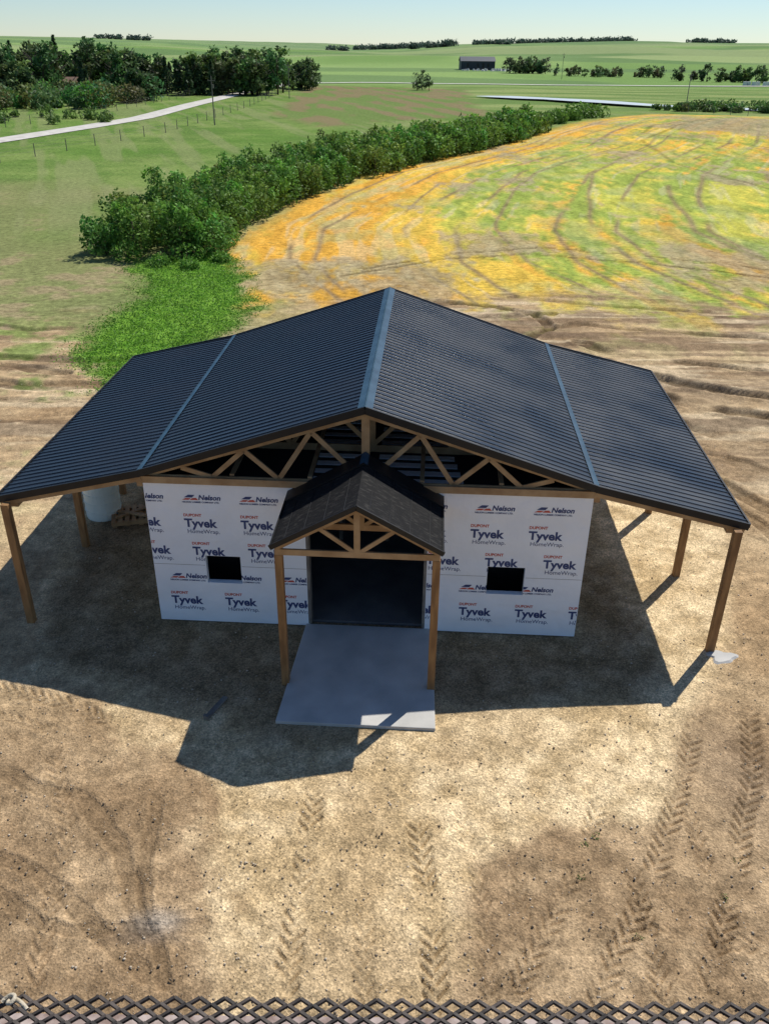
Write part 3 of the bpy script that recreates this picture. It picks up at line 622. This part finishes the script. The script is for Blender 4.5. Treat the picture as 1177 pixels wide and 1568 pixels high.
for k in range(24):
    x_=random.uniform(-31,-19);y_=235+random.uniform(-8,12); decid(F,x_,y_,random.uniform(4.5,7),4.6,.42,340,(.095,.15,.05))
F.done('tree_grove')
F=Fol()
for k in range(170):
    x_=random.uniform(-88,-45);y_=random.uniform(146,188)
    if y_<148+(-x_-62)*-.9 : continue
    h=random.uniform(1.5,4.4); F.clump((x_,y_,tz(x_,y_)+h*.45),(h*.62,h*.62,h*.55),200,.33,tuple(v*random.uniform(.65,1.4) for v in (.11,.19,.05)))
for k in range(14):
    x_=random.uniform(-58,-38);y_=random.uniform(128,140); h=random.uniform(.8,1.8); F.clump((x_,y_,tz(x_,y_)+h*.45),(h*.8,h*.8,h*.55),120,.25,(.12,.2,.045))
F.t.cyl((-60,160,0),.1,.05,2,5)
F.done('shrub_thicket')
F=Fol()
def row(x0,y0,x1,y1,n,h0,h1,sz,c,nl):
    for k in range(n):
        t=random.random(); x_=x0+(x1-x0)*t;y_=y0+(y1-y0)*t+random.uniform(-6,6); h=random.uniform(h0,h1); decid(F,x_,y_,h,h*random.uniform(.6,1.1),sz,nl,tuple(v*random.uniform(.8,1.3) for v in c))
row(49,400,66,400,22,3,6.5,.45,(.09,.135,.055),260)
row(64,375,103,362,46,1.4,4.4,.38,(.12,.16,.065),120)
row(97,330,150,318,46,1.8,5.4,.42,(.09,.14,.055),200)
for q_ in ((7,243,4.5),(8.5,246,5),(10,241,3.5),(-20,262,3.5)): decid(F,q_[0],q_[1],q_[2],3,.3,200,(.10,.15,.06))
F.done('shelterbelt_trees')
F=Fol()
def hrow(xa,xb,yy,n,h0,h1):
    for k in range(n):
        x_=random.uniform(xa,xb);y_=yy+random.uniform(-25,25);h=random.uniform(h0,h1);z0=tz(x_,y_)
        F.clump((x_,y_,z0+h*.45),(h*.9,h*.6,h*.5),45,2.0,(.085,.125,.095),.3); F.t.cyl((x_,y_,z0),.4,.2,h*.5,4)  # bluish, paler leaf colour has distance haze mixed in
hrow(-100,-60,1500,12,5,8);hrow(-60,60,1620,50,5,9);hrow(30,90,1350,22,6,10);hrow(140,420,1690,140,5,10);hrow(520,590,1690,24,6,9);hrow(560,900,1400,80,5,9);hrow(-460,-380,1550,24,5,8);hrow(120,150,1250,6,4,6)
F.done('horizon_treeline')
F=Fol()
n=52000; gx=rng.uniform(-14,-5.0,n);gy=rng.uniform(25,47.5,n); gn=fbm(gx/1.3,gy/1.3,2); g1=fbm(gx/6,gy/6,1); keep=polysd(gx+1.6*(gn-.5),gy+2.6*(gn-.5)+3*(g1-.5),GP)>-.2-.9*rng.uniform(0,1,n)**3
gx,gy=gx[keep],gy[keep]; n=len(gx)
F.C.append(np.stack([gx,gy,rng.uniform(.01,.11,n)],1));F.S.append(rng.uniform(.02,.055,n));F.K.append(np.array([[.14,.295,.035]])*(1+rng.normal(size=(n,1))*.25)*(.6+.8*fbm(gx/.7,gy/.7,66))[:,None])
for (cx,cy) in [(2.9,8.45),(3.1,8.6),(2.75,7.9),(4.6,7.6),(3.3,7.0),(5.0,8.2)]:
    F.clump((cx,cy,.02),(.07,.05,.03),18,.018,(.17,.24,.07))
F.t.cyl((-9,35,0),.01,.01,.05,4)
F.K=[np.clip(k,.01,.5) for k in F.K]
F.done('grass_tufts')

# ---------------------------------------------------------------- road, pond
def ribbon(pts,w_,name,mat,zo=.03,sub=8):
    P_=[]
    for a_,b_ in zip(pts[:-1],pts[1:]):
        for k in range(sub): t=k/sub; P_.append((a_[0]+(b_[0]-a_[0])*t,a_[1]+(b_[1]-a_[1])*t))
    P_.append(pts[-1]); m=MB()
    for i,(a_,b_) in enumerate(P_):
        q0=P_[max(0,i-1)];q1=P_[min(len(P_)-1,i+1)]; dx,dy=q1[0]-q0[0],q1[1]-q0[1]; L=math.hypot(dx,dy); nx,ny=dy/L,-dx/L
        for s_ in (-1,-.33,.33,1):
            xx,yy=a_+nx*w_/2*s_,b_+ny*w_/2*s_; m.v.append((xx,yy,tz(xx,yy)+zo+(.05 if abs(s_)<.5 else -.02)))
    for i in range(len(P_)-1):
        for j in range(3): m.f.append((4*i+j,4*i+j+1,4*i+j+5,4*i+j+4))
    return m.obj(name,mat)
ribbon([(-75,20),(-56,60),(-49,86),(-44,106),(-40.5,124),(-37.5,142),(-35.6,174),(-32.5,228),(-28,272)],3.6,'gravel_road',M_road,.08)
ribbon([(-28,272),(-10,278),(20,281),(76,284),(114,290),(200,300)],3.2,'field_road',M_road,.2)
def blob(cs,name,mat,z_):
    m=MB(); n=len(cs)
    for (xx,yy,hw) in cs: m.v+=[(xx,yy-hw,z_),(xx,yy+hw,z_)]
    for k in range(n-1): m.f.append((2*k,2*k+2,2*k+3,2*k+1))
    return m.obj(name,mat)
blob([(19,208,.5),(22,207,3),(27,205,5),(32,202,4),(37,197,5),(42,193,6),(47,187,6),(51,182,4),(55,178,3),(62,174,3.5),(75,168,4),(100,160,3)],'pond',M_water,.34)
for pts,name in (([(-42,66),(-36,85),(-28,117),(-25,170),(-24,273)],'wire_fence'),([(-55,100),(-49,128),(-45,150),(-42,200),(-36,262)],'wire_fence'),([(50,172),(55,160),(57,150),(60,138),(66,118)],'wire_fence')):
    m=MB()
    for a_,b_ in zip(pts[:-1],pts[1:]):
        L=math.hypot(b_[0]-a_[0],b_[1]-a_[1]); n_=max(1,int(L/5))
        for k in range(n_):
            t=k/n_; xx,yy=a_[0]+(b_[0]-a_[0])*t,a_[1]+(b_[1]-a_[1])*t; z0=tz(xx,yy); m.cyl((xx,yy,z0-.1),.05,.04,1.3,6)
            t2=(k+1)/n_; x2,y2=a_[0]+(b_[0]-a_[0])*t2,a_[1]+(b_[1]-a_[1])*t2; z2=tz(x2,y2)
            for hh in (.5,.85,1.15): m.beam((xx,yy,z0+hh),(x2,y2,z2+hh),.012,.012)
    m.obj(name,M_grey)
for (xx,yy,h) in [(-24,129,6.0),(-20.5,195,6.5),(-60,98,7),(57,182,6.0),(60,335,8)]:
    m=MB(); z0=tz(xx,yy); m.cyl((0,0,-.2),.09,.06,h+.2,8); m.beam((-.5,0,h-.5),(.5,0,h-.5),.07,.08)
    for k in (-.45,0,.45): m.cyl((k,0,h-.45 if k else h),.04,.03,.14,6)
    m.cyl((.18,0,h-1.4),.12,.12,.45,8)
    o=m.obj('utility_pole',M_grey); o.location=(xx,yy,z0)
def gable(name,x_,y_,L,W,h,rh,rot,mw,mr):
    e=empty(name,(x_,y_,tz(x_,y_)),rot); m=MB()
    m.v=[(-L/2,-W/2,-.5),(L/2,-W/2,-.5),(L/2,W/2,-.5),(-L/2,W/2,-.5),(-L/2,-W/2,h),(L/2,-W/2,h),(L/2,W/2,h),(-L/2,W/2,h),(-L/2,0,h+rh),(L/2,0,h+rh)]
    m.f=[(0,1,5,4),(2,3,7,6),(1,2,6,9,5),(3,0,4,8,7)]; m.obj('walls',mw,e)
    m=MB(); m.v=[(-L/2-.3,-W/2-.3,h-.02),(L/2+.3,-W/2-.3,h-.02),(L/2+.3,0,h+rh+.15),(-L/2-.3,0,h+rh+.15),(L/2+.3,W/2+.3,h-.02),(-L/2-.3,W/2+.3,h-.02)]
    m.f=[(0,1,2,3),(3,2,4,5)]; m.obj('roof',mr,e)
    m=MB()
    for k in (-.3,0,.3): m.box(k*L-.5,k*L+.5,-W/2-.05,-W/2-.01,h*.3,h*.75)
    m.box(L*.12,L*.12+1,-W/2-.06,-W/2-.01,0,h*.8); m.obj('doors_and_windows',M_dark if mw!=M_navy else M_trim,e)
gable('farm_shed',40.2,446,15.5,10,3.6,1.7,.03,M_navy,M_navy)
gable('farmhouse',-62.5,191,4.5,4,2.2,1.4,.3,M_white,M_brroof)
gable('farmhouse',-84,180,7,6,5.0,2.2,-.2,M_brroof,M_brroof)
gable('farmhouse',124,300,7,5,2.4,1.4,.1,M_white,M_brroof)
m=MB()
for k in range(30):
    xx,yy=random.uniform(32,54),random.uniform(428,434); m.cyl((xx,yy,tz(xx,yy)-.1),random.uniform(.5,1.0),random.uniform(.2,.5),random.uniform(.5,1.2),7)
m.obj('stone_pile',M_stone)
m=MB()
for k in range(10): m.cyl((110+k*1.6+random.uniform(-.5,.5),298+random.uniform(-2,2),tz(115,298)),.7,.6,1.1,10)
m.obj('hay_bales',M_white)

# ---------------------------------------------------------------- expanded-metal catwalk
cat=empty('metal_catwalk',(0,0,0)); m=MB(); LW,SW=.048,.0245; Yt=.996; ZC=8.40
rows=14; cols=int(2.6/LW)
for j in range(rows):
    for i_ in range(cols):
        x0=-1.3+i_*LW+(LW/2 if j%2 else 0); yc=Yt-.012-j*SW/2
        for s_ in (-1,1):
            m.beam((x0,yc,ZC+.003),(x0+s_*LW/2,yc-SW/2,ZC-.003),.0055,.007)
m.obj('expanded_mesh',M_rust,cat)
m=MB(); m.box(-1.4,1.4,.30,Yt-.008,ZC-.075,ZC-.06); m.box(-1.4,1.4,-.6,.80,ZC-.012,ZC-.006); m.box(-1.4,1.4,.90,.91,ZC-.06,ZC-.02)
m.obj('support_plate',M_rustp,cat)
m=MB()
for sx_ in (-1.3,1.3):
    for yy in (-.5,.25): m.box(sx_-.05,sx_+.05,yy-.05,yy+.05,-.1,ZC-.076)
m.box(-1.4,1.4,-.6,-.5,ZC-.2,ZC-.076)
m.obj('support_legs',M_rust,cat)
cu=bpy.data.curves.new('rope_knot','CURVE'); cu.dimensions='3D'; sp=cu.splines.new('NURBS'); pts=[(-.02,0,0),(-.01,.012,.006),(.008,.008,.012),(.004,-.008,.01),(-.01,-.006,.004),(-.004,.010,.0),(.014,.004,-.002),(.03,-.01,-.006)]
sp.points.add(len(pts)-1)
for q_,c_ in zip(sp.points,pts): q_.co=(*c_,1)
sp.use_endpoint_u=True; cu.bevel_depth=.004; cu.materials.append(M_rope)
o=bpy.data.objects.new('rope_knot',cu); COL.objects.link(o); o.location=(-.69,.968,ZC+.008)
